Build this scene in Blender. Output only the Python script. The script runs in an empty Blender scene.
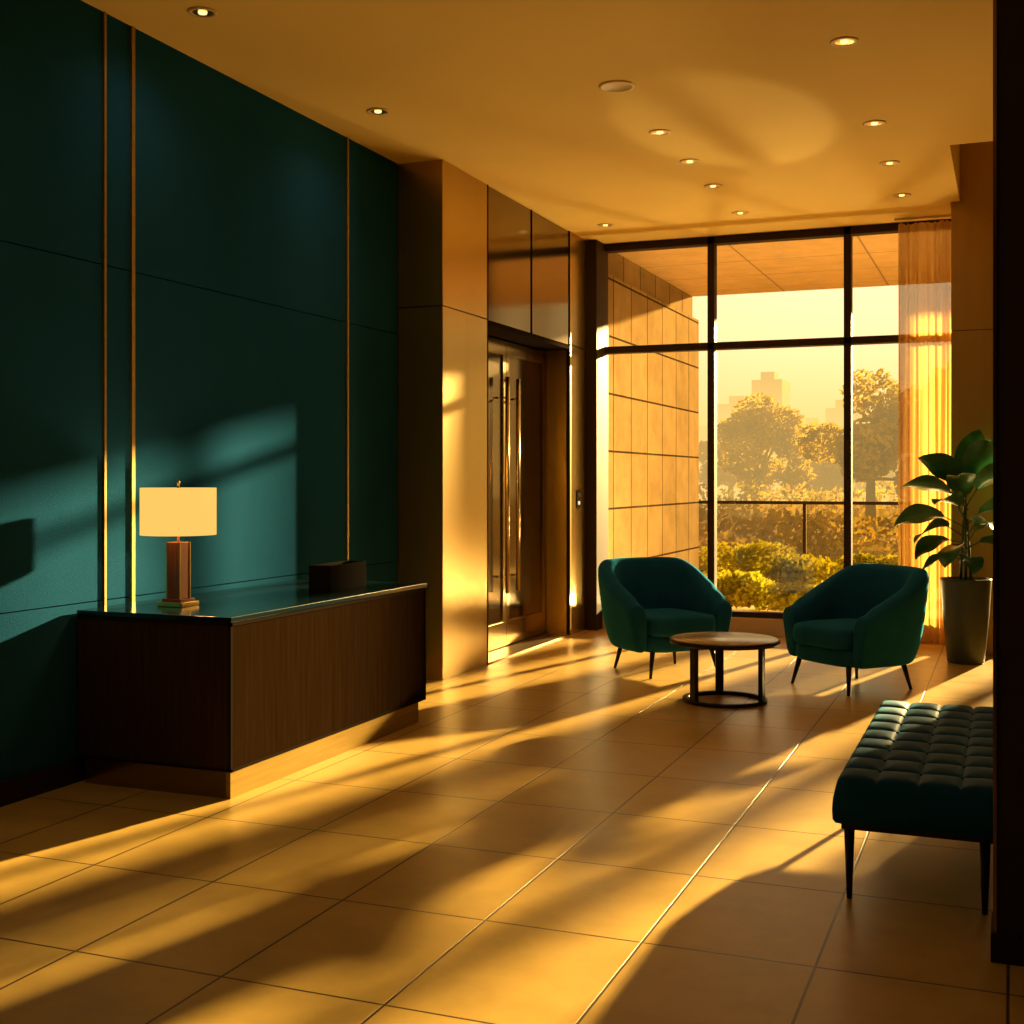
import bpy, bmesh, math, random
from mathutils import Vector, Matrix
random.seed(7)
S = bpy.context.scene
COL = S.collection

# ------------------------------------------------------------ helpers
def link(o, parent=None):
    COL.objects.link(o)
    if parent is not None:
        o.parent = parent
    return o

def empty(name, loc=(0,0,0), rotz=0.0, scale=1.0):
    e = bpy.data.objects.new(name, None)
    e.empty_display_size = 0.1
    e.location = loc
    e.rotation_euler = (0,0,rotz)
    e.scale=(scale,scale,scale)
    COL.objects.link(e)
    return e

def obj_from_bm(name, bm, mat=None, parent=None, smooth=False):
    me = bpy.data.meshes.new(name)
    bm.normal_update()
    bm.to_mesh(me); bm.free()
    if smooth:
        for p in me.polygons: p.use_smooth = True
    o = bpy.data.objects.new(name, me)
    if mat:
        for m in (mat if isinstance(mat, (list,tuple)) else [mat]):
            me.materials.append(m)
    return link(o, parent)

def add_box(bm, x0,x1,y0,y1,z0,z1, bevel=0.0, mi=0, seg=2):
    r = bmesh.ops.create_cube(bm, size=1.0)
    vs = r['verts']
    for v in vs:
        v.co.x = x0+(v.co.x+.5)*(x1-x0)
        v.co.y = y0+(v.co.y+.5)*(y1-y0)
        v.co.z = z0+(v.co.z+.5)*(z1-z0)
    fs = set(f for v in vs for f in v.link_faces)
    for f in fs: f.material_index = mi
    if bevel>0:
        es = list(set(e for v in vs for e in v.link_edges))
        bmesh.ops.bevel(bm, geom=es, offset=bevel, segments=seg, affect='EDGES', profile=.5)

def box(name, x0,x1,y0,y1,z0,z1, mat, parent=None, bevel=0.0):
    bm = bmesh.new()
    add_box(bm,x0,x1,y0,y1,z0,z1,bevel)
    return obj_from_bm(name,bm,mat,parent)

def boxes(name, lst, mat, parent=None, bevel=0.0):
    bm = bmesh.new()
    for b in lst:
        add_box(bm,*b[:6],bevel=bevel, mi=(b[6] if len(b)>6 else 0))
    return obj_from_bm(name,bm,mat,parent)

def add_cone(bm, p0, p1, r0, r1, seg=24, caps=True):
    p0=Vector(p0); p1=Vector(p1)
    d=(p1-p0); L=d.length; d.normalize()
    q = Vector((0,0,1)).rotation_difference(d).to_matrix()
    a=[];b=[]
    for i in range(seg):
        t=2*math.pi*i/seg
        c=Vector((math.cos(t),math.sin(t),0))
        a.append(bm.verts.new(p0+q@(c*r0)))
        b.append(bm.verts.new(p1+q@(c*r1)))
    for i in range(seg):
        f=bm.faces.new((a[i],a[(i+1)%seg],b[(i+1)%seg],b[i])); f.smooth=True
    if caps:
        bm.faces.new(a[::-1]); bm.faces.new(b)

def cone(name,p0,p1,r0,r1,mat,parent=None,seg=24):
    bm=bmesh.new(); add_cone(bm,p0,p1,r0,r1,seg)
    return obj_from_bm(name,bm,mat,parent)

def add_lathe(bm, prof, cx=0, cy=0, seg=48, closed=False):
    rings=[]
    for (r,z) in prof:
        ring=[]
        for i in range(seg):
            t=2*math.pi*i/seg
            ring.append(bm.verts.new((cx+r*math.cos(t),cy+r*math.sin(t),z)))
        rings.append(ring)
    n=len(rings)
    rng = range(n) if closed else range(n-1)
    for k in rng:
        a=rings[k]; b=rings[(k+1)%n]
        for i in range(seg):
            f=bm.faces.new((a[i],a[(i+1)%seg],b[(i+1)%seg],b[i])); f.smooth=True

def lathe(name, prof, mat, parent=None, cx=0, cy=0, seg=48, closed=False):
    bm=bmesh.new(); add_lathe(bm,prof,cx,cy,seg,closed)
    bmesh.ops.remove_doubles(bm, verts=bm.verts, dist=1e-5)
    bmesh.ops.recalc_face_normals(bm, faces=bm.faces)
    return obj_from_bm(name,bm,mat,parent)

# ------------------------------------------------------------ materials
def mat(name, col, rough=.5, metal=0.0, sheen=0.0, noise=None, bump=None, spec=None, coat=0.0,
        stretch=(1,1,1), bumpscale=50):
    m=bpy.data.materials.new(name); m.use_nodes=True
    nt=m.node_tree; b=nt.nodes['Principled BSDF']
    b.inputs['Base Color'].default_value=(*col,1)
    b.inputs['Roughness'].default_value=rough
    b.inputs['Metallic'].default_value=metal
    if sheen: 
        b.inputs['Sheen Weight'].default_value=sheen
        b.inputs['Sheen Roughness'].default_value=.4
        b.inputs['Sheen Tint'].default_value=(.10,.6,.85,1)
    if spec is not None: b.inputs['Specular IOR Level'].default_value=spec
    if coat: b.inputs['Coat Weight'].default_value=coat
    tc=nt.nodes.new('ShaderNodeTexCoord')
    mp=nt.nodes.new('ShaderNodeMapping'); mp.inputs['Scale'].default_value=stretch
    nt.links.new(tc.outputs['Object'],mp.inputs['Vector'])
    if noise:
        sc,amt=noise
        n=nt.nodes.new('ShaderNodeTexNoise'); n.inputs['Scale'].default_value=sc
        n.inputs['Detail'].default_value=5
        nt.links.new(mp.outputs[0],n.inputs['Vector'])
        cr=nt.nodes.new('ShaderNodeValToRGB')
        cr.color_ramp.elements[0].position=.3; cr.color_ramp.elements[1].position=.7
        cr.color_ramp.elements[0].color=(*[max(0,c*(1-amt)) for c in col],1)
        cr.color_ramp.elements[1].color=(*[min(1,c*(1+amt)) for c in col],1)
        nt.links.new(n.outputs['Fac'],cr.inputs['Fac'])
        nt.links.new(cr.outputs['Color'],b.inputs['Base Color'])
    if bump:
        n2=nt.nodes.new('ShaderNodeTexNoise'); n2.inputs['Scale'].default_value=bumpscale
        n2.inputs['Detail'].default_value=3
        nt.links.new(mp.outputs[0],n2.inputs['Vector'])
        bp=nt.nodes.new('ShaderNodeBump'); bp.inputs['Strength'].default_value=bump
        bp.inputs['Distance'].default_value=.01
        nt.links.new(n2.outputs['Fac'],bp.inputs['Height'])
        nt.links.new(bp.outputs[0],b.inputs['Normal'])
    return m

def emis(name,col,s):
    m=bpy.data.materials.new(name); m.use_nodes=True
    b=m.node_tree.nodes['Principled BSDF']
    b.inputs['Base Color'].default_value=(*col,1)
    b.inputs['Emission Color'].default_value=(*col,1)
    b.inputs['Emission Strength'].default_value=s
    return m

M_teal   = mat('teal_wall_fabric',(.013,.074,.155),.9,noise=(1.3,.12),bump=.3,bumpscale=200,spec=0)
M_gap    = mat('panel_gap_dark',(.004,.01,.01),.9,spec=0)
M_gold   = mat('brass',(.80,.54,.16),.28,metal=1.0,noise=(30,.1))
M_goldw  = mat('brass_wall_trim',(.42,.28,.075),.42,metal=.8,noise=(30,.1),spec=0)
M_goldk  = mat('brushed_brass_kick',(.27,.17,.030),.5,metal=.3,noise=(3,.12),stretch=(1,1,30),spec=0)
M_bronze = mat('brushed_bronze',(.52,.355,.10),.27,metal=.92,noise=(3,.04),stretch=(3,3,.25),bump=.02,bumpscale=60,spec=0)
M_bronzep= mat('pillar_bronze',(.46,.30,.10),.38,metal=.5,noise=(3,.05),stretch=(3,3,.25),bump=.02,bumpscale=60,spec=0)
M_bronzed= mat('dark_bronze_gloss',(.38,.26,.085),.17,metal=.95,noise=(2,.06))
M_bronzet= mat('transom_bronze_gloss',(.21,.142,.048),.11,metal=.95,noise=(2,.06))
M_frame  = mat('window_frame_metal',(.045,.028,.012),.55,spec=.05)
M_black  = mat('blackened_metal',(.02,.015,.012),.4,metal=.5)
M_reveal = mat('dark_reveal_trim',(.018,.013,.009),.6,spec=0)
M_dark   = mat('dark_desk_leather',(.016,.014,.012),.7,spec=0)
M_dwood  = mat('walnut_darkened_for_sun',(.0170,.0087,.0031),.6,noise=(9,.22),stretch=(8,8,.35),spec=0)  # desk veneer toned darker to offset the sun on its front
M_dwoode = mat('walnut_lightened_for_shade',(.034,.017,.008),.6,noise=(9,.25),stretch=(8,8,.35),spec=.1)  # same veneer, toned lighter to offset the shade on the end faces
M_dwood2 = mat('walnut_lamp',(.26,.075,.022),.35,noise=(9,.3),stretch=(8,8,.5),spec=.3)
M_top    = mat('dark_glass_top',(.004,.014,.018),.14,spec=.4)
M_velvet = mat('teal_velvet',(.014,.105,.27),.85,sheen=.45,noise=(6,.15),bump=.12,bumpscale=300,spec=0)
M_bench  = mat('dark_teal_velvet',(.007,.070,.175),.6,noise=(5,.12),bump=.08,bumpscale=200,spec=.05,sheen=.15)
M_ceil   = mat('warm_plaster',(.84,.60,.18),.75,noise=(.6,.06),bump=.08,bumpscale=80,spec=.1)
M_base   = mat('dark_baseboard',(.025,.017,.009),.45,spec=.2)
M_darkw  = mat('dark_wall_paint',(.036,.028,.018),.6,spec=.2)
M_table  = mat('table_stone_top',(.18,.105,.045),.25,noise=(5,.2))
M_pot    = mat('pot_ceramic',(.05,.058,.042),.5,noise=(6,.2))
M_soil   = mat('soil',(.03,.018,.01),.95,bump=.6,bumpscale=60)
M_leaf   = mat('plant_leaf',(.03,.13,.035),.35,noise=(9,.3))
M_stem   = mat('plant_stem',(.06,.10,.03),.6)
M_white  = mat('downlight_trim',(.70,.50,.20),.5)
M_btn    = mat('button_plate',(.03,.025,.02),.3,metal=.7)
M_steel  = mat('steel_warm',(.5,.35,.16),.3,metal=1)

def tile_mat(name, c1,c2,mortar,w,h,ms,off,rough,rot=None,bumpd=.002,nscale=3.5,namt=.16,spec=.5):
    m=bpy.data.materials.new(name); m.use_nodes=True
    nt=m.node_tree; b=nt.nodes['Principled BSDF']
    b.inputs['Specular IOR Level'].default_value=spec
    tc=nt.nodes.new('ShaderNodeTexCoord')
    mp=nt.nodes.new('ShaderNodeMapping'); mp.vector_type='POINT'
    if rot: mp.inputs['Rotation'].default_value=rot
    mp.inputs['Location'].default_value=off
    nt.links.new(tc.outputs['Object'],mp.inputs['Vector'])
    br=nt.nodes.new('ShaderNodeTexBrick')
    br.offset=0; br.squash=1
    br.inputs['Scale'].default_value=1
    br.inputs['Brick Width'].default_value=w
    br.inputs['Row Height'].default_value=h
    br.inputs['Mortar Size'].default_value=ms
    br.inputs['Mortar Smooth'].default_value=.1
    br.inputs['Color1'].default_value=(*c1,1); br.inputs['Color2'].default_value=(*c2,1)
    br.inputs['Mortar'].default_value=(*mortar,1)
    nt.links.new(mp.outputs[0],br.inputs['Vector'])
    n=nt.nodes.new('ShaderNodeTexNoise'); n.inputs['Scale'].default_value=nscale; n.inputs['Detail'].default_value=8
    n.inputs['Roughness'].default_value=.65
    nt.links.new(tc.outputs['Object'],n.inputs['Vector'])
    mr=nt.nodes.new('ShaderNodeMapRange'); mr.inputs['To Min'].default_value=1-namt; mr.inputs['To Max'].default_value=1+namt
    mr.inputs['From Min'].default_value=.3; mr.inputs['From Max'].default_value=.7
    nt.links.new(n.outputs['Fac'],mr.inputs['Value'])
    vm=nt.nodes.new('ShaderNodeVectorMath'); vm.operation='SCALE'
    nt.links.new(br.outputs['Color'],vm.inputs[0]); nt.links.new(mr.outputs[0],vm.inputs['Scale'])
    nt.links.new(vm.outputs[0],b.inputs['Base Color'])
    mr2=nt.nodes.new('ShaderNodeMapRange'); mr2.inputs['To Min'].default_value=rough-.05; mr2.inputs['To Max'].default_value=rough+.08
    nt.links.new(n.outputs['Fac'],mr2.inputs['Value']); nt.links.new(mr2.outputs[0],b.inputs['Roughness'])
    inv=nt.nodes.new('ShaderNodeMath'); inv.operation='SUBTRACT'; inv.inputs[0].default_value=1
    nt.links.new(br.outputs['Fac'],inv.inputs[1])
    bp=nt.nodes.new('ShaderNodeBump'); bp.inputs['Strength'].default_value=.6; bp.inputs['Distance'].default_value=bumpd
    nt.links.new(inv.outputs[0],bp.inputs['Height']); nt.links.new(bp.outputs[0],b.inputs['Normal'])
    return m
M_floor = tile_mat('stone_floor_tiles',(.52,.33,.078),(.48,.305,.070),(.07,.04,.014),.515,.69,.0045,
                   (.52+.515*20,-3.66+.69*16,0),.33,spec=.28)
M_facade = tile_mat('facade_stone_panels',(.27,.175,.070),(.225,.147,.058),(.040,.025,.010),.62,.56,.011,
                    (0,0,0),.5,rot=None,spec=0)
nt=M_facade.node_tree
tc=[n for n in nt.nodes if n.type=='TEX_COORD'][0]; mp=[n for n in nt.nodes if n.type=='MAPPING'][0]
sx=nt.nodes.new('ShaderNodeSeparateXYZ'); cx=nt.nodes.new('ShaderNodeCombineXYZ')
nt.links.new(tc.outputs['Object'],sx.inputs[0])
nt.links.new(sx.outputs['Y'],cx.inputs['X']); nt.links.new(sx.outputs['Z'],cx.inputs['Y'])
nt.links.new(cx.outputs[0],mp.inputs['Vector'])

def glass_mat(name, tint, refl=.06, rough=0.0):
    m=bpy.data.materials.new(name); m.use_nodes=True
    nt=m.node_tree; nt.nodes.clear()
    o=nt.nodes.new('ShaderNodeOutputMaterial'); mx=nt.nodes.new('ShaderNodeMixShader')
    t=nt.nodes.new('ShaderNodeBsdfTransparent'); t.inputs[0].default_value=(*tint,1)
    g=nt.nodes.new('ShaderNodeBsdfGlossy'); g.inputs['Roughness'].default_value=rough
    f=nt.nodes.new('ShaderNodeFresnel'); f.inputs[0].default_value=1.45
    nt.links.new(f.outputs[0],mx.inputs[0]); nt.links.new(t.outputs[0],mx.inputs[1]); nt.links.new(g.outputs[0],mx.inputs[2])
    nt.links.new(mx.outputs[0],o.inputs[0])
    return m
M_glass=glass_mat('window_glass',(.97,.96,.93))

def foliage_mat(name,col,tr=.5):
    m=bpy.data.materials.new(name); m.use_nodes=True
    nt=m.node_tree; nt.nodes.clear()
    o=nt.nodes.new('ShaderNodeOutputMaterial'); mx=nt.nodes.new('ShaderNodeMixShader'); mx.inputs[0].default_value=tr
    d=nt.nodes.new('ShaderNodeBsdfDiffuse'); t=nt.nodes.new('ShaderNodeBsdfTranslucent')
    tc=nt.nodes.new('ShaderNodeTexCoord'); n=nt.nodes.new('ShaderNodeTexNoise'); n.inputs['Scale'].default_value=1.6
    nt.links.new(tc.outputs['Object'],n.inputs['Vector'])
    cr=nt.nodes.new('ShaderNodeValToRGB')
    cr.color_ramp.elements[0].position=.35; cr.color_ramp.elements[1].position=.65
    cr.color_ramp.elements[0].color=(*[c*.6 for c in col],1); cr.color_ramp.elements[1].color=(*[min(1,c*1.3) for c in col],1)
    nt.links.new(n.outputs['Fac'],cr.inputs[0])
    nt.links.new(cr.outputs[0],d.inputs[0]); nt.links.new(cr.outputs[0],t.inputs[0])
    nt.links.new(d.outputs[0],mx.inputs[1]); nt.links.new(t.outputs[0],mx.inputs[2]); nt.links.new(mx.outputs[0],o.inputs[0])
    return m
M_tree=foliage_mat('tree_foliage',(.44,.31,.025))
M_bush=foliage_mat('bush_foliage',(.44,.40,.02))
M_bark=mat('bark',(.08,.05,.03),.9)

# ------------------------------------------------------------ room
H=3.64; XL=-4.03; XR=1.2; YB=11.4; YN=-2.0; XP=-3.68; XC=-.375
box('floor',XL-.3,XR+.2,YN-.1,YB+.12,-.15,0,M_floor)
boxes('ceiling',[(XL-.3,XC,YN-.1,10.67,H,4.4),(XL-.3,-.45,10.67,11.01,H,4.4),(XL-.3,XC,11.01,YB+.12,H,4.4),
                 (XC,XR+.2,YN-.1,8.85,H,4.4),(XC-.08,XR+.2,8.85,YB-.05,4.3,4.45),
                 (XC,XR+.2,YB-.05,YB+.12,H,4.4)],M_ceil)
wl=[(XL-.3,XL-.02,YN-.1,YB+.12,-.15,H+.1,1)]
ys=[YN,0.3,2.6,4.828,5.035,7.19,7.93]
zs=[.1,.825,2.43,H]
for i in range(len(ys)-1):
    for k in range(3):
        g=.003
        wl.append((XL-.03,XL,ys[i]+g+(.007 if i>=3 else 0),ys[i+1]-g,zs[k]+(g if k else 0),zs[k+1]-(g if k<2 else 0),0))
boxes('wall_left',wl,[M_teal,M_gap])
box('baseboard_left',XL-.03,XL+.018,YN,7.93,0,.105,M_base)
for i,(y,w) in enumerate(((4.837,.014),(5.043,.024),(7.198,.018))):
    o=box('trim_%d'%(i+1),XL-.02,XL+.010,y-w/2,y+w/2,.105,H,M_goldw)
box('wall_right',XR,XR+.2,YN-.1,YB+.12,-.15,4.4,M_darkw)
box('wall_back',XL-.3,XR+.2,YN-.3,YN,-.15,4.4,M_darkw)
pw=empty('wall_partition')
box('partition_panel',-.04,XR,3.9,4.06,0,H,M_darkw,pw)
box('partition_base',-.052,XR,3.885,4.075,0,.085,M_base,pw)
box('partition_edge',-.046,-.036,3.893,4.067,.085,H,M_bronzed,pw)

# elevator portal -------------------------------------------------
po=empty('wall_elevator_surround')
g=.003
boxes('surround_core',[(XL,XP-.02,7.945,8.71,0,H),(XL,XP-.02,10.67,YB,0,H),(XL,XP-.02,8.73-.03,10.68,2.6,H)],M_reveal,po)
boxes('surround_cladding',[
    (XL,XP,7.93,8.73,.0,2.615),(XL,XP,7.93,8.73,2.622,H),
    (XL,XP,10.65,YB-.03,.0,2.615),(XL,XP,10.65,YB-.03,2.622,H)],M_bronze,po,bevel=.003)
boxes('transom_panel',[(XP-.06,XP-.006,8.75,9.682,2.615,H-.004),(XP-.06,XP-.006,9.69,10.632,2.615,H-.004)],M_bronzet,po,bevel=.003)
boxes('transom_frame',[(XP-.25,XP+.002,8.73,10.65,2.575,2.605),(XP-.03,XP+.002,8.732,8.748,0,H),
                       (XP-.03,XP+.001,10.634,10.65,0,H),(XP-.03,XP+.001,9.68,9.692,2.6,H)],M_reveal,po)
do=empty('door_1')
XD=XP-.23
lv=[]
for (a,b) in ((8.75,9.686),(9.694,10.63)):
    lv+= [(XD-.04,XD,a,a+.07,.02,2.56),(XD-.04,XD,b-.07,b,.02,2.56),(XD-.04,XD,a+.07,b-.07,2.44,2.56),(XD-.04,XD,a+.07,b-.07,.02,.22)]
boxes('door_frame_rails',lv,M_bronzed,do,bevel=.002)
boxes('door_leaf_panel',[(XD-.035,XD-.014,8.82,9.616,.22,2.44),(XD-.035,XD-.014,9.764,10.56,.22,2.44)],M_bronzet,do)
box('door_threshold',XD-.05,XP,8.735,10.645,0,.012,M_steel,do)
box('door_backing',XL,XD-.045,8.735,10.645,0,2.57,M_black,do)
for i,y in enumerate((9.56,9.80)):
    bm=bmesh.new()
    add_cone(bm,(XD+.06,y,.47),(XD+.06,y,2.25),.018,.018,16)
    for z in (.6,2.08): add_cone(bm,(XD-.005,y,z),(XD+.06,y,z),.009,.009,12)
    obj_from_bm('door_handle_%d'%(i+1),bm,M_bronzed,do)
cb=empty('elevator_call_button')
box('plate',XP,XP+.008,10.82,10.93,1.14,1.31,M_btn,cb,bevel=.002)
M_btnlit=emis('button_lit',(1,.8,.5),1.0)
cone('button_up',(XP+.008,10.875,1.265),(XP+.014,10.875,1.265),.018,.018,M_steel,cb)
cone('button_down',(XP+.008,10.875,1.19),(XP+.014,10.875,1.19),.018,.018,M_btnlit,cb)

# window ----------------------------------------------------------
wn=empty('window_1')
fr=[(XP+.0,-3.575,YB-.30,YB+.07,0,H)]
for x in (-2.555,-1.334,-.11,1.11):
    fr.append((x-.032,x+.032,YB-.05,YB+.07,.0,H))
fr.append((XP,XR,YB-.05,YB+.07,2.60,2.665))
fr.append((XP,XR,YB-.05,YB+.07,H-.07,H+.0))
fr.append((XP,XR,YB-.05,YB+.07,.15,.20))
boxes('window_frame',fr,M_frame,wn,bevel=.004)
M_sill=mat('window_sill_stone',(.6,.42,.2),.35)
box('window_sill',XP,XR,YB-.12,YB+.12,0,.15,M_sill,wn,bevel=.004)
xs=[-3.575,-2.555,-1.334,-.11,1.11]
bm=bmesh.new()
for i in range(4):
    for (z0,z1) in ((.20,2.60),(2.665,H-.07)):
        a=[bm.verts.new(p) for p in ((xs[i]+.03,YB,z0),(xs[i+1]-.03,YB,z0),(xs[i+1]-.03,YB,z1),(xs[i]+.03,YB,z1))]
        bm.faces.new(a)
obj_from_bm('glass_panes',bm,M_glass,wn)

# right pillar
pl=empty('bronze_pillar')
boxes('pillar_cladding',[(-.442,-.08,10.68,11.0,0,2.6),(-.442,-.08,10.68,11.0,2.606,4.3)],M_bronzep,pl,bevel=.004)
box('pillar_core',-.432,-.09,10.69,10.99,2.59,2.62,M_black,pl)

# curtain -----------------------------------------------------------
m=bpy.data.materials.new('sheer_curtain_fabric'); m.use_nodes=True
nt=m.node_tree; nt.nodes.clear()
o=nt.nodes.new('ShaderNodeOutputMaterial'); m1=nt.nodes.new('ShaderNodeMixShader'); m2=nt.nodes.new('ShaderNodeMixShader')
d=nt.nodes.new('ShaderNodeBsdfDiffuse'); d.inputs[0].default_value=(.70,.44,.12,1)
t=nt.nodes.new('ShaderNodeBsdfTranslucent'); t.inputs[0].default_value=(.62,.38,.10,1)
tr=nt.nodes.new('ShaderNodeBsdfTransparent')
m1.inputs[0].default_value=.55; m2.inputs[0].default_value=.22
nt.links.new(d.outputs[0],m1.inputs[1]); nt.links.new(t.outputs[0],m1.inputs[2])
nt.links.new(m1.outputs[0],m2.inputs[1]); nt.links.new(tr.outputs[0],m2.inputs[2]); nt.links.new(m2.outputs[0],o.inputs[0])
M_curt=m
bm=bmesh.new(); N=220; rows=24; grid=[]
for k in range(rows+1):
    z=.015+(H-.05-.015)*k/rows; row=[]
    for i in range(N+1):
        s=i/N
        x=-.90+.45*s+.012*math.sin(s*37+z*.6)
        amp=.038+.012*math.sin(s*9)
        y=11.18+amp*math.sin(s*2*math.pi*8.5+.25*math.sin(z*1.3))+.01*math.sin(s*60)
        row.append(bm.verts.new((x,y,z)))
    grid.append(row)
for k in range(rows):
    for i in range(N):
        bm.faces.new((grid[k][i],grid[k][i+1],grid[k+1][i+1],grid[k+1][i]))
cu=empty('sheer_curtain')
obj_from_bm('curtain_fabric',bm,M_curt,cu,True)
box('curtain_track',-.92,-.44,11.16,11.20,H-.02,H,M_ceil,cu)

# ------------------------------------------------------------ downlights
dl=[(-3.59,5.01),(-3.565,6.75),(-3.3,10.5),(-.785,6.556),(-2.095,7.83),(-.79,8.13),(-2.09,8.62),(-.79,9.19),(-2.1,9.41),(-.79,10.26),(-2.1,10.44),
    (-3.59,3.2),(-3.59,1.4),(-3.59,-.4),(-2.1,3.2),(-2.1,1.2),(-.785,3.0),(-.785,1.0),(-2.1,-.6),(-.785,-.8)]  # this row is out of view, added as fill light for the room
M_bulb=emis('downlight_bulb',(1,.66,.25),2)
for (x,y) in dl:
    e=empty('recessed_downlight',(x,y,H))
    lathe('trim_ring',[(.048,-.001),(.05,-.006),(.068,-.006),(.072,-.0),(.06,.001)],M_white,e)
    lathe('reflector',[(.05,-.004),(.035,-.0015),(.0,-.001)],M_gold,e)
    lathe('bulb',[(.022,-.0015),(.02,-.008),(.0,-.009)],M_bulb,e)
    L=bpy.data.lights.new('downlight_spot','SPOT'); L.energy=(6.5 if x<-3 else 3.4); L.color=(1,.80,.48); L.spot_size=math.radians(158); L.spot_blend=1.0; L.shadow_soft_size=.08
    lo=bpy.data.objects.new('downlight_spot',L); link(lo,e); lo.location=(0,0,-.03)
e=empty('ceiling_speaker',(-2.076,6.82,H))
lathe('speaker_ring',[(.0,-.004),(.08,-.004),(.085,-.009),(.1,-.008),(.105,0)],M_white,e)

# ------------------------------------------------------------ reception desk
dk=empty('reception_desk')
X0,X1,Y0,Y1=XL+.02,-3.17,4.63,6.60
box('desk_core',X0,X1-.02,Y0+.02,Y1-.02,.125,.77,M_dwood,dk)
sl=[]
n=44
for i in range(n):
    a=Y0+.012+(Y1-Y0-.024)*i/n; b=Y0+.012+(Y1-Y0-.024)*(i+1)/n
    sl.append((X1-.022,X1-.004,a+.0004,b-.0004,.125,.765))
n=19
for i in range(n):
    a=X0+(X1-.012-X0)*i/n; b=X0+(X1-.012-X0)*(i+1)/n
    sl.append((a+.0004,b-.0004,Y0+.004,Y0+.022,.125,.765,1))
    sl.append((a+.0004,b-.0004,Y1-.022,Y1-.004,.125,.765,1))
boxes('desk_slats',sl,[M_dwood,M_dwoode],dk)
boxes('desk_edge_metal',[(X1-.014,X1,Y0,Y0+.014,.12,.775),(X1-.014,X1,Y1-.014,Y1,.12,.775),
      (X0,X1,Y0,Y0+.01,.757,.775),(X1-.01,X1,Y0,Y1,.757,.775),(X0,X1,Y0,Y0+.012,.118,.13),(X1-.012,X1,Y0,Y1,.118,.13)],M_reveal,dk)
box('desk_top',X0,X1+.004,Y0-.004,Y1+.004,.775,.798,M_top,dk,bevel=.002)
boxes('desk_kick_brass',[(X1-.03,X1-.006,Y0+.006,Y1-.09,0,.119)],M_goldk,dk)
boxes('desk_kick_end',[(X0+.04,X1-.03,Y0+.006,Y0+.03,0,.119),(X0+.04,X1-.03,Y1-.12,Y1-.09,0,.119)],M_bronzed,dk)

og=empty('desk_organizer',(-3.47,6.1,.798),.03)
boxes('organizer_box',[(-.065,-.057,-.215,.215,0,.14),(.057,.065,-.215,.215,0,.14),(-.057,.057,-.215,-.207,0,.14),
      (-.057,.057,.207,.215,0,.14),(-.057,.057,-.207,.207,0,.01),(-.057,.057,-.004,.004,.01,.12)],M_dark,og,bevel=.001)

# lamp
lp=empty('table_lamp',(-3.70,4.97,.798),math.radians(0))
box('lamp_foot',-.07,.07,-.07,.07,0,.022,M_gold,lp,bevel=.003)
box('lamp_foot_upper',-.055,.055,-.055,.055,.022,.036,M_dwood2,lp,bevel=.002)
box('lamp_column',-.038,.038,-.038,.038,.036,.305,M_dwood2,lp,bevel=.003)
boxes('lamp_column_edges',[(-.041,-.035,-.041,-.035,.036,.305),(.035,.041,-.041,-.035,.036,.305),(.035,.041,.035,.041,.036,.305),(-.041,-.035,.035,.041,.036,.305)],M_gold,lp)
cone('lamp_neck',(0,0,.305),(0,0,.575),.007,.006,M_gold,lp)
lathe('lamp_finial',[(.0,.600),(.006,.598),(.009,.59),(.005,.58),(.006,.57),(0,.569)],M_gold,lp,seg=16)
m=bpy.data.materials.new('lampshade_linen'); m.use_nodes=True
nt=m.node_tree; b=nt.nodes['Principled BSDF']
b.inputs['Base Color'].default_value=(.10,.055,.012,1)
b.inputs['Specular IOR Level'].default_value=0
b.inputs['Roughness'].default_value=.9
b.inputs['Emission Color'].default_value=(1,.55,.12,1)
tc=nt.nodes.new('ShaderNodeTexCoord'); nz=nt.nodes.new('ShaderNodeTexNoise'); nz.inputs['Scale'].default_value=60
nt.links.new(tc.outputs['Object'],nz.inputs['Vector'])
bp=nt.nodes.new('ShaderNodeBump'); bp.inputs['Strength'].default_value=.1; nt.links.new(nz.outputs['Fac'],bp.inputs['Height']); nt.links.new(bp.outputs[0],b.inputs['Normal'])
b.inputs['Emission Strength'].default_value=1.1
M_shade=m
lathe('lamp_shade',[(.174,.34),(.178,.34),(.178,.565),(.174,.565)],M_shade,lp,closed=True,seg=64)
bm=bmesh.new()
for k in range(3):
    a=2*math.pi*k/3
    add_cone(bm,(0,0,.56),(.174*math.cos(a),.174*math.sin(a),.56),.002,.002,8)
obj_from_bm('lamp_spider',bm,M_gold,lp)
lathe('lamp_bulb',[(0,.52),(.02,.515),(.03,.49),(.025,.46),(.012,.43),(.012,.4),(0,.4)],emis('bulb_glow',(1,.65,.25),8),lp,seg=24)
L=bpy.data.lights.new('lamp_light','POINT'); L.energy=8; L.color=(1,.62,.25)
lo=bpy.data.objects.new('lamp_light',L); link(lo,lp); lo.location=(.0,0,.46)
L.shadow_soft_size=.04

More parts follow.
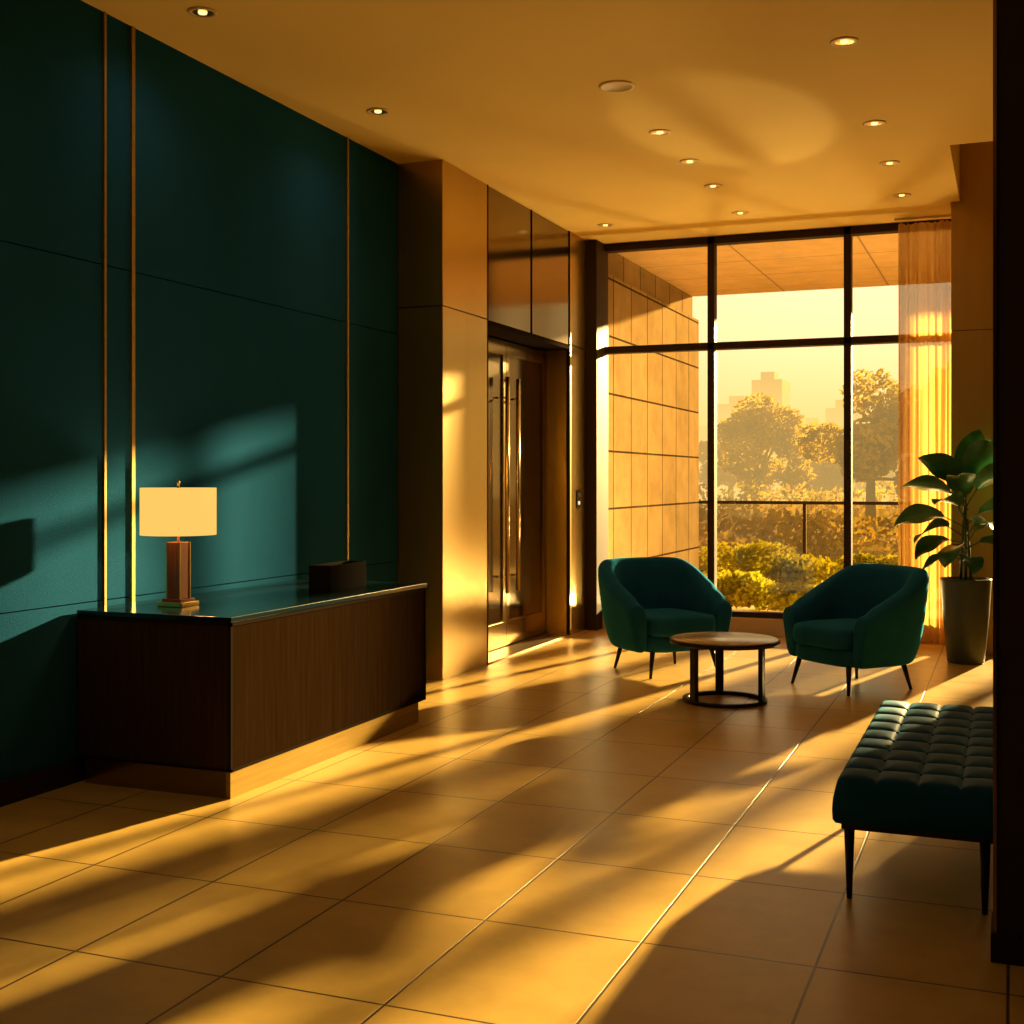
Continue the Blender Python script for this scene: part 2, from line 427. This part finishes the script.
# ------------------------------------------------------------ armchairs
def sm(a,b,x):
    t=max(0,min(1,(x-a)/(b-a))); return t*t*(3-2*t)
def armchair(loc,rot):
    e=empty('armchair',(loc[0],loc[1],0),rot,.94)
    rx,ry=.365,.355; ystr=-.22; yc=.02
    pts=[]
    arc=math.pi/2*(rx+ry)/2
    NS=48
    Ls=yc-ystr; tot=2*(arc+Ls)
    for i in range(NS+1):
        s=-1+2*i/NS; L=abs(s)*tot/2; sg=1 if s>0 else -1
        if L<=arc:
            ph=L/arc*math.pi/2
            c,si=math.cos(ph),math.sin(ph)
            ex=.78
            x=rx*(si**ex); y=yc+ry*(max(c,0)**ex)
            nx=si/rx; ny=c/ry; l=math.hypot(nx,ny); nx/=l; ny/=l
        else:
            x=rx; y=yc-(L-arc); nx,ny=1,0
        pts.append((sg*x,y,sg*nx,ny,abs(s)))
    bm=bmesh.new(); rings=[]
    for (x,y,nx,ny,a) in pts:
        h=.62+.245*(1-sm(.30,.92,a))
        back=1-sm(.4,.9,a)
        lean=.02+.04*back
        endk=sm(.86,1.0,a)
        h-=.06*endk
        prof=[(.015,.185),(.045,.24),(.070+lean*.4,.40),(.082+lean*.8,h-.10),(.074+lean,h-.03),(.03+lean,h),(-.035+lean,h-.006),
              (-.066+lean*.9,h-.05),(-.072+lean*.3,.42),(-.06,.25),(-.05,.185)]
        ring=[]
        for (o,z) in prof:
            ring.append(bm.verts.new((x+nx*o,y+ny*o,z)))
        rings.append(ring)
    n=len(rings[0])
    for k in range(len(rings)-1):
        for i in range(n):
            bm.faces.new((rings[k][i],rings[k][(i+1)%n],rings[k+1][(i+1)%n],rings[k+1][i]))
    for ring in (rings[0],rings[-1]):
        prev=ring
        cx_=sum(v.co.x for v in ring)/n; cz=sum(v.co.z for v in ring)/n
        for (sc,dy) in ((.94,-.030),(.74,-.052)):
            nr=[]
            for v in ring:
                nr.append(bm.verts.new((cx_+(v.co.x-cx_)*sc, v.co.y+dy, cz+(v.co.z-cz)*(1-(1-sc)*.45))))
            for i in range(n):
                bm.faces.new((prev[i],prev[(i+1)%n],nr[(i+1)%n],nr[i]))
            prev=nr
        bm.faces.new(prev)
    bmesh.ops.recalc_face_normals(bm,faces=bm.faces)
    o=obj_from_bm('back_and_arms',bm,M_velvet,e,True)
    sb=o.modifiers.new('s','SUBSURF'); sb.levels=1; sb.render_levels=2
    def cushion(name,w,yf,yb,z0,z1,puff,ex,m):
        bm=bmesh.new(); rings=[]
        NR=48
        yc_=(yf+yb)/2; hd=(yb-yf)/2; hw=w/2
        prof=[(0,0,0),(.5,0,0),(.9,0,0),(.97,.06,0),(1,.25,0),(1.0,.75,0),(.975,.92,0),(.92,1,0),(.6,1,.6),(.3,1,.9),(0,1,1)]
        for (s,zf,pf) in prof:
            ring=[]
            for i in range(NR):
                t=2*math.pi*i/NR; c,si=math.cos(t),math.sin(t)
                px=hw*s*math.copysign(abs(c)**ex,c); py=yc_+hd*s*math.copysign(abs(si)**ex,si)
                if py>yc_: px*= 1-.15*((py-yc_)/hd)**2
                ring.append(bm.verts.new((px,py,z0+(z1-z0)*zf+puff*pf)))
            rings.append(ring)
        for k in range(len(rings)-1):
            for i in range(NR):
                bm.faces.new((rings[k][i],rings[k][(i+1)%NR],rings[k+1][(i+1)%NR],rings[k+1][i]))
        bmesh.ops.remove_doubles(bm,verts=bm.verts,dist=1e-5)
        bmesh.ops.recalc_face_normals(bm,faces=bm.faces)
        o=obj_from_bm(name,bm,m,e,True)
        sb=o.modifiers.new('s','SUBSURF'); sb.levels=1; sb.render_levels=1
    cushion('seat_base',.66,-.32,.32,.185,.315,0,.45,M_velvet)
    cushion('seat_cushion',.60,-.355,.31,.305,.455,.026,.40,M_velvet)
    for i,(lx,ly) in enumerate(((-.26,-.25),(.26,-.25),(-.24,.26),(.24,.26))):
        cone('leg_%d'%(i+1),(lx*1.16,ly*1.16,0),(lx,ly,.2),.011,.021,M_black,e,16)
armchair((-2.35,8.93),math.radians(46))
armchair((-1.0,8.72),math.radians(-42))

# ------------------------------------------------------------ coffee table
ct=empty('coffee_table',(-1.68,7.86,0))
lathe('table_top',[(0,.372),(.325,.372),(.338,.376),(.342,.386),(.340,.394),(.333,.398),(0,.398)],M_table,ct,seg=96)
lathe('table_top_rim',[(.336,.366),(.345,.366),(.345,.392),(.341,.392)],M_black,ct,seg=96,closed=True)
lathe('base_ring',[(.225,0),(.265,0),(.265,.022),(.225,.022)],M_black,ct,seg=96,closed=True)
for i,a in enumerate((212,330,90)):
    a=math.radians(a+20); r=.245
    o=box('table_leg_%d'%(i+1),-.014,.014,-.026,.026,.015,.375,M_black,ct,bevel=.002)
    o.location=(r*math.cos(a),r*math.sin(a),0); o.rotation_euler=(0,0,a)

# ------------------------------------------------------------ tufted bench
bn=empty('tufted_bench',(-.275,4.97,0))
W,Dp=.52,1.56
bm=bmesh.new()
nx_,ny_=72,180
cxn,cyn=4,9
def topz(u,v):
    a=abs(math.sin(math.pi*u*cxn)); b=abs(math.sin(math.pi*v*cyn))
    puff=min(a,b)**.42*.6+(a*b)**.5*.4
    z=.417+.019*puff
    du=min(u,1-u)*W; dv=min(v,1-v)*Dp
    r=.032
    for q in (du,dv):
        if q<r: z-= r-math.sqrt(max(0,r*r-(r-q)**2))
    return z
G=[]
for j in range(ny_+1):
    row=[]
    for i in range(nx_+1):
        u=i/nx_; v=j/ny_
        row.append(bm.verts.new(((u-.5)*W,(v-.5)*Dp,topz(u,v))))
    G.append(row)
for j in range(ny_):
    for i in range(nx_):
        bm.faces.new((G[j][i],G[j][i+1],G[j+1][i+1],G[j+1][i]))
loop=[G[0][i] for i in range(nx_+1)]+[G[j][nx_] for j in range(1,ny_+1)]+[G[ny_][i] for i in range(nx_-1,-1,-1)]+[G[j][0] for j in range(ny_-1,0,-1)]
prev=loop
for (dz,ins) in ((.36,-.004),(.32,-.006),(.29,-.004),(.278,.004),(.272,.02)):
    nl=[]
    for v in loop:
        x,y=v.co.x,v.co.y
        fx=(W/2-ins)/(W/2); fy=(Dp/2-ins)/(Dp/2)
        nl.append(bm.verts.new((x*fx,y*fy,min(dz,v.co.z))))
    for i in range(len(loop)):
        k=(i+1)%len(loop)
        bm.faces.new((prev[k],prev[i],nl[i],nl[k]))
    prev=nl
bm.faces.new(prev)
bmesh.ops.recalc_face_normals(bm,faces=bm.faces)
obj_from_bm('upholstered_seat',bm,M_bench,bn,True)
bm=bmesh.new()
for i in range(1,cxn):
    for j in range(1,cyn):
        add_lathe(bm,[(0,.424),(.006,.423),(.010,.419),(.010,.414)],(i/cxn-.5)*W,(j/cyn-.5)*Dp,12)
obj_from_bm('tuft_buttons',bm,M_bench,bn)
boxes('bench_frame',[(-.24,.24,-.76,.76,.255,.275)],M_black,bn,bevel=.003)
for i,(lx,ly) in enumerate(((-.225,-.66),(.2,-.66),(-.225,.66),(.2,.66))):
    cone('leg_%d'%(i+1),(lx,ly,0),(lx,ly,.26),.009,.019,M_black,bn,12)

# ------------------------------------------------------------ potted plant
pp=empty('potted_plant',(-.315,10.2,0))
lathe('pot',[(0,0),(.125,0),(.135,.01),(.168,.35),(.186,.63),(.186,.645),(.172,.645),(.168,.60),(0,.60)],M_pot,pp,seg=64)
lathe('soil',[(.168,.602),(.1,.615),(0,.62)],M_soil,pp)
def leaf(bm,base,az,el,length,width,droop,roll=0.0):
    n=12
    p=Vector(base); side0=Vector((-math.sin(az),math.cos(az),0))
    rows=[]; e=el
    for i in range(n+1):
        t=i/n
        w=width*.5*(math.sin(math.pi*(t**.85))**.7) if 0<t<1 else .002
        dd=Vector((math.cos(az)*math.cos(e),math.sin(az)*math.cos(e),math.sin(e)))
        side=Matrix.Rotation(roll,3,dd)@side0
        up=dd.cross(side).normalized()
        wav=.012*math.sin(t*9+az)
        row=[]
        for k,s in enumerate((-1,-.5,0,.5,1)):
            row.append(bm.verts.new(p+side*(w*s)+up*(abs(s)*w*.25+wav*s)))
        rows.append(row)
        e-=droop/n
        p=p+dd*(length/n)
    for i in range(n):
        for k in range(4):
            f=bm.faces.new((rows[i][k],rows[i][k+1],rows[i+1][k+1],rows[i+1][k])); f.smooth=True
bm=bmesh.new(); bs=bmesh.new()
R=random.Random(11)
LV=[(20,1.28,84,.12,.40,.24,.3,1.2),(190,1.22,30,.14,.40,.22,.9,.5),(335,1.24,45,.12,.38,.22,.8,-.5),(265,1.20,60,.08,.36,.22,1.2,.2),
    (178,1.08,12,.16,.40,.22,.9,.7),(222,1.02,8,.14,.36,.21,1.1,.5),(0,1.08,30,.12,.36,.21,.9,-.6),(300,1.02,20,.12,.36,.20,1.2,-.4),
    (175,.95,-5,.14,.32,.19,1.1,.6),(250,.90,0,.12,.34,.20,1.1,.2),(155,1.15,50,.12,.34,.2,.9,.4),(345,.92,5,.1,.32,.19,1.1,-.6),
    (205,.84,-12,.12,.30,.18,.8,.5),(285,.82,0,.10,.30,.18,.9,-.2),(20,.95,35,.08,.26,.18,.9,0),(200,1.26,58,.12,.38,.22,.9,.8),
    (310,1.30,66,.12,.38,.22,.6,-.8),(240,1.12,38,.12,.34,.2,1.3,.3)]
for k,(az,z,el,pet,ln,wd,dr,ro) in enumerate(LV):
    a=math.radians(az); e_=math.radians(el)
    bx=R.uniform(-.02,.02); by=R.uniform(-.02,.02)
    b0=Vector((bx,by,z)); b1=b0+Vector((math.cos(a)*math.cos(e_),math.sin(a)*math.cos(e_),math.sin(e_)))*pet
    add_cone(bs,(bx,by,z-.05),b1,.006,.004,8)
    leaf(bm,b1,a,e_,ln,wd,dr,ro)
obj_from_bm('leaves',bm,M_leaf,pp)
for (x,y,t) in ((.0,.0,1.3),(.02,-.015,1.1),(-.02,.015,1.2)):
    add_cone(bs,(x*2,y*2,.6),(x*.6,y*.6,t),.012,.007,10)
obj_from_bm('stems',bs,M_stem,pp)

# ------------------------------------------------------------ exterior
M_ext=mat('exterior_paving',(.80,.58,.26),.7,noise=(1,.1),spec=.1)
M_lawn=mat('lawn',(.30,.21,.03),.9,noise=(.6,.4),spec=0)
boxes('exterior_paving',[(-3.61,14,YB+.125,15.4,-.3,-.12),(-12,14,15.41,19.9,-.3,-.12)],M_ext)
box('garden_ground',-80,120,19.91,190,-.5,-.14,M_lawn)
fc=empty('exterior_facade_wall')
box('facade_panels',-4.2,-3.62,YB+.13,15.4,-.12,3.40,M_facade,fc)
box('facade_head',-4.2,-3.70,YB+.13,15.4,3.40,3.70,M_facade,fc)
M_soffit=tile_mat('canopy_soffit',(.60,.40,.18),(.58,.385,.17),(.25,.16,.07),1.22,.95,.01,(3.775,.2,0),.6,bumpd=.001)
box('entrance_canopy',-9,6,YB+.13,15.4,3.70,3.95,M_soffit)

# added unseen lamps below the sill, standing in for sunlight reflected onto the ceiling
M_lens=emis('ceiling_fill_lens',(1,.7,.3),3)
for (x,en,sz,bl,rad,dr) in ((-2.95,190,110,.8,.12,(-.05,-1,.42)),(-1.95,190,110,.8,.12,(-.05,-1,.42)),(-.75,170,110,.8,.12,(-.05,-1,.42)),
                            (-1.15,430,13,.35,.05,(-.10,-1,.74))):
    e=empty('added_ceiling_light',(x,13.1,-.12))
    box('housing',-.07,.07,-.03,.03,.02,.09,M_black,e,bevel=.004)
    boxes('bracket',[(-.08,-.072,-.01,.01,0,.06),(.072,.08,-.01,.01,0,.06),(-.08,.08,-.02,.02,0,.008)],M_black,e)
    box('lens',-.06,.06,-.034,-.030,.03,.08,M_lens,e)
    L=bpy.data.lights.new('ceiling_fill_lamp','SPOT'); L.energy=en; L.color=(1,.74,.32); L.spot_size=math.radians(sz); L.spot_blend=bl; L.shadow_soft_size=rad
    lo=bpy.data.objects.new('ceiling_fill_lamp',L); link(lo,e); lo.location=(0,-.16,.10)
    lo.rotation_euler=Vector(dr).to_track_quat('-Z','Y').to_euler()

def blob_foliage(name,loc,clumps,nleaf,ls,mt,trunk=None,seed=1):
    e=empty(name,loc)
    bm=bmesh.new(); R=random.Random(seed)
    for (cx_,cy_,cz,rx_,rz_) in clumps:
        for _ in range(nleaf):
            v=Vector((R.gauss(0,1),R.gauss(0,1),R.gauss(0,1))).normalized()*(R.random()**.35)
            p=Vector((cx_+v.x*rx_,cy_+v.y*rx_,cz+v.z*rz_))
            if p.z<0.06: continue
            a=Vector((R.gauss(0,1),R.gauss(0,1),R.gauss(0,1))).normalized()
            b=a.orthogonal().normalized()
            s=ls*R.uniform(.6,1.3)
            s=min(s,p.z)
            bm.faces.new([bm.verts.new(p+a*s),bm.verts.new(p+b*s*.6),bm.verts.new(p-a*s),bm.verts.new(p-b*s*.6)])
    obj_from_bm('foliage',bm,mt,e)
    if trunk:
        bm=bmesh.new(); add_cone(bm,(0,0,0),(0,0,trunk),.16,.07,10)
        for k in range(5):
            c=clumps[k%len(clumps)]; add_cone(bm,(0,0,trunk*.6),(c[0]*.8,c[1]*.8,c[2]),.06,.02,8)
        obj_from_bm('trunk',bm,M_bark,e)
def tree(x,y,h,r,seed):
    R=random.Random(seed); cl=[]
    for k in range(11):
        a=R.uniform(0,6.28); rr=R.uniform(.1,.85)*r
        z=h*(.32+.5*R.random()); 
        cl.append((math.cos(a)*rr,math.sin(a)*rr,z,r*R.uniform(.35,.5),h*R.uniform(.10,.16)))
    cl.append((0,0,h*.85,r*.5,h*.15))
    blob_foliage('tree',(x,y,-.14),cl,420,.11,M_tree,h*.6,seed)
tree(-7.5,40,4.3,1.6,1); tree(-3.3,33,4.4,1.5,2); tree(-9.6,46,3.4,1.6,3)
tree(-5.6,44,2.7,1.3,4); tree(-1.3,38,5.0,1.9,5); tree(-12.0,39,3.2,1.6,6); tree(-8.9,60,4.3,2.1,8); tree(-5.2,62,3.9,2.0,9)
def bush(x,y,h,r,seed,z=-.12):
    R=random.Random(seed)
    cl=[(R.uniform(-.5,.5)*r,R.uniform(-.3,.3)*r,h*.5,r*.6,h*.5) for _ in range(4)]
    blob_foliage('bush',(x,y,z),cl,420,.045,M_bush,seed=seed)
bush(-2.95,14.6,.45,.5,1); bush(-2.3,14.3,.36,.4,2); bush(-2.6,17.5,.5,.7,3); bush(-1.7,18,.5,.6,4)
bush(-3.6,18.6,.6,.8,5)
def hedge(x0,x1,y,h,seed):
    R=random.Random(seed); cl=[]
    n=int((x1-x0)/1.2)
    for i in range(n): cl.append((x0+(x1-x0)*i/n+R.uniform(-.3,.3),R.uniform(-.4,.4),h*.5,.85,h*.5*R.uniform(.8,1.15)))
    blob_foliage('hedge',(0,y,-.14),cl,300,.1,M_tree,seed=seed)
hedge(-12,3,26,.9,3); hedge(-16,3,36,1.5,4)

rl=empty('terrace_railing')
ps=[(-9,10,19.76,19.84,1.02,1.07),(-9,10,19.78,19.82,-.10,-.05)]
for i in range(13): ps.append((-9+i*1.5,-8.95+i*1.5,19.77,19.83,-.12,1.02))
boxes('railing_bars',ps,M_frame,rl)
bm=bmesh.new()
bm.faces.new([bm.verts.new(p) for p in ((-9,19.8,-.05),(10,19.8,-.05),(10,19.8,1.02),(-9,19.8,1.02))])
obj_from_bm('railing_glass',bm,glass_mat('railing_glass',(.8,.66,.42)),rl)

gc=empty('added_sun_blockers')  # unseen posts added to block the sun and band the floor with shadow
M_col=mat('sun_blocker_stone',(.4,.33,.22),.7)
for i,(w,wd) in enumerate(((-2.98,.30),(-2.02,.26),(-.92,.34),(.50,.22))):
    x=w+.25*(20.6-11.4)
    box('sun_blocker_%d'%(i+1),x-wd/2,x+wd/2,20.4,20.4+wd,-.14,6.5,M_col,gc)
box('sun_blocker_beam',-1.0,5,20.4,20.62,6.3,6.5,M_col,gc)

sk=empty('city_skyline')
M_bld=mat('skyline_building',(.50,.34,.17),.8,noise=(.2,.2),spec=0)
for i,(x,y,w,h) in enumerate(((-46.4,139,8,9.5),(-27.0,150,3.6,13.4),(-30.5,150,5,10.6),(-17.6,146,4,9.6),(-37,150,6,8.0),(-23,155,6,8.0),(-9.5,150,7,10.5),(-1,152,8,12),(-60,150,10,13),(8,150,8,9))):
    boxes('building_%d'%(i+1),[(x-w/2,x+w/2,y,y+6,-.14,h),(x-w*.25,x+w*.2,y+1,y+4,h,h+1.0)],M_bld,sk)

m=bpy.data.materials.new('evening_haze'); m.use_nodes=True
nt=m.node_tree; nt.nodes.clear()
o=nt.nodes.new('ShaderNodeOutputMaterial'); ad=nt.nodes.new('ShaderNodeAddShader')
ab=nt.nodes.new('ShaderNodeVolumeAbsorption'); ab.inputs['Color'].default_value=(0,0,0,1); ab.inputs['Density'].default_value=.022
em=nt.nodes.new('ShaderNodeEmission'); em.inputs[0].default_value=(1,.64,.20,1); em.inputs[1].default_value=.022*1.3
nt.links.new(ab.outputs[0],ad.inputs[0]); nt.links.new(em.outputs[0],ad.inputs[1]); nt.links.new(ad.outputs[0],o.inputs['Volume'])
box('evening_haze',-100,140,20.7,138,-.13,7.5,m)

# ------------------------------------------------------------ world + sun
w=bpy.data.worlds.new('golden_sky'); S.world=w; w.use_nodes=True
nt=w.node_tree; nt.nodes.clear()
o=nt.nodes.new('ShaderNodeOutputWorld'); bg=nt.nodes.new('ShaderNodeBackground')
tc=nt.nodes.new('ShaderNodeTexCoord'); sp=nt.nodes.new('ShaderNodeSeparateXYZ'); nt.links.new(tc.outputs['Generated'],sp.inputs[0])
cr=nt.nodes.new('ShaderNodeValToRGB')
cr.color_ramp.elements[0].position=0; cr.color_ramp.elements[0].color=(1,.72,.34,1)
cr.color_ramp.elements[1].position=.7; cr.color_ramp.elements[1].color=(.45,.34,.20,1)
e1=cr.color_ramp.elements.new(.10); e1.color=(1,.80,.46,1)
e2=cr.color_ramp.elements.new(.3); e2.color=(.8,.62,.38,1)
nt.links.new(sp.outputs['Z'],cr.inputs[0])
dv=nt.nodes.new('ShaderNodeVectorMath'); dv.operation='DOT_PRODUCT'
g=Vector((-.08,1,.11)).normalized(); dv.inputs[1].default_value=g
nt.links.new(tc.outputs['Generated'],dv.inputs[0])
mr=nt.nodes.new('ShaderNodeMapRange'); mr.inputs['From Min'].default_value=.95; mr.inputs['From Max'].default_value=1.0
mr.inputs['To Min'].default_value=.85; mr.inputs['To Max'].default_value=1.85
nt.links.new(dv.outputs['Value'],mr.inputs['Value'])
nt.links.new(cr.outputs[0],bg.inputs[0]); nt.links.new(mr.outputs[0],bg.inputs[1]); nt.links.new(bg.outputs[0],o.inputs[0])

L=bpy.data.lights.new('sun','SUN'); L.energy=58; L.color=(1,.69,.26); L.angle=math.radians(1.2)
so=bpy.data.objects.new('sun',L); COL.objects.link(so)
dr=Vector((-.25,-1,-.215)).normalized()
so.rotation_euler=dr.to_track_quat('-Z','Y').to_euler()
so.location=(5,30,8)

# ------------------------------------------------------------ camera
cd=bpy.data.cameras.new('camera'); cam=bpy.data.objects.new('camera',cd); COL.objects.link(cam)
cam.location=(0,0,1.4); cam.rotation_euler=(math.pi/2,0,math.atan(.3984))
cd.sensor_width=36; cd.lens=1250/1024*36; cd.shift_y=-32/1024
S.camera=cam
S.view_settings.view_transform='Standard'
S.view_settings.look='None'
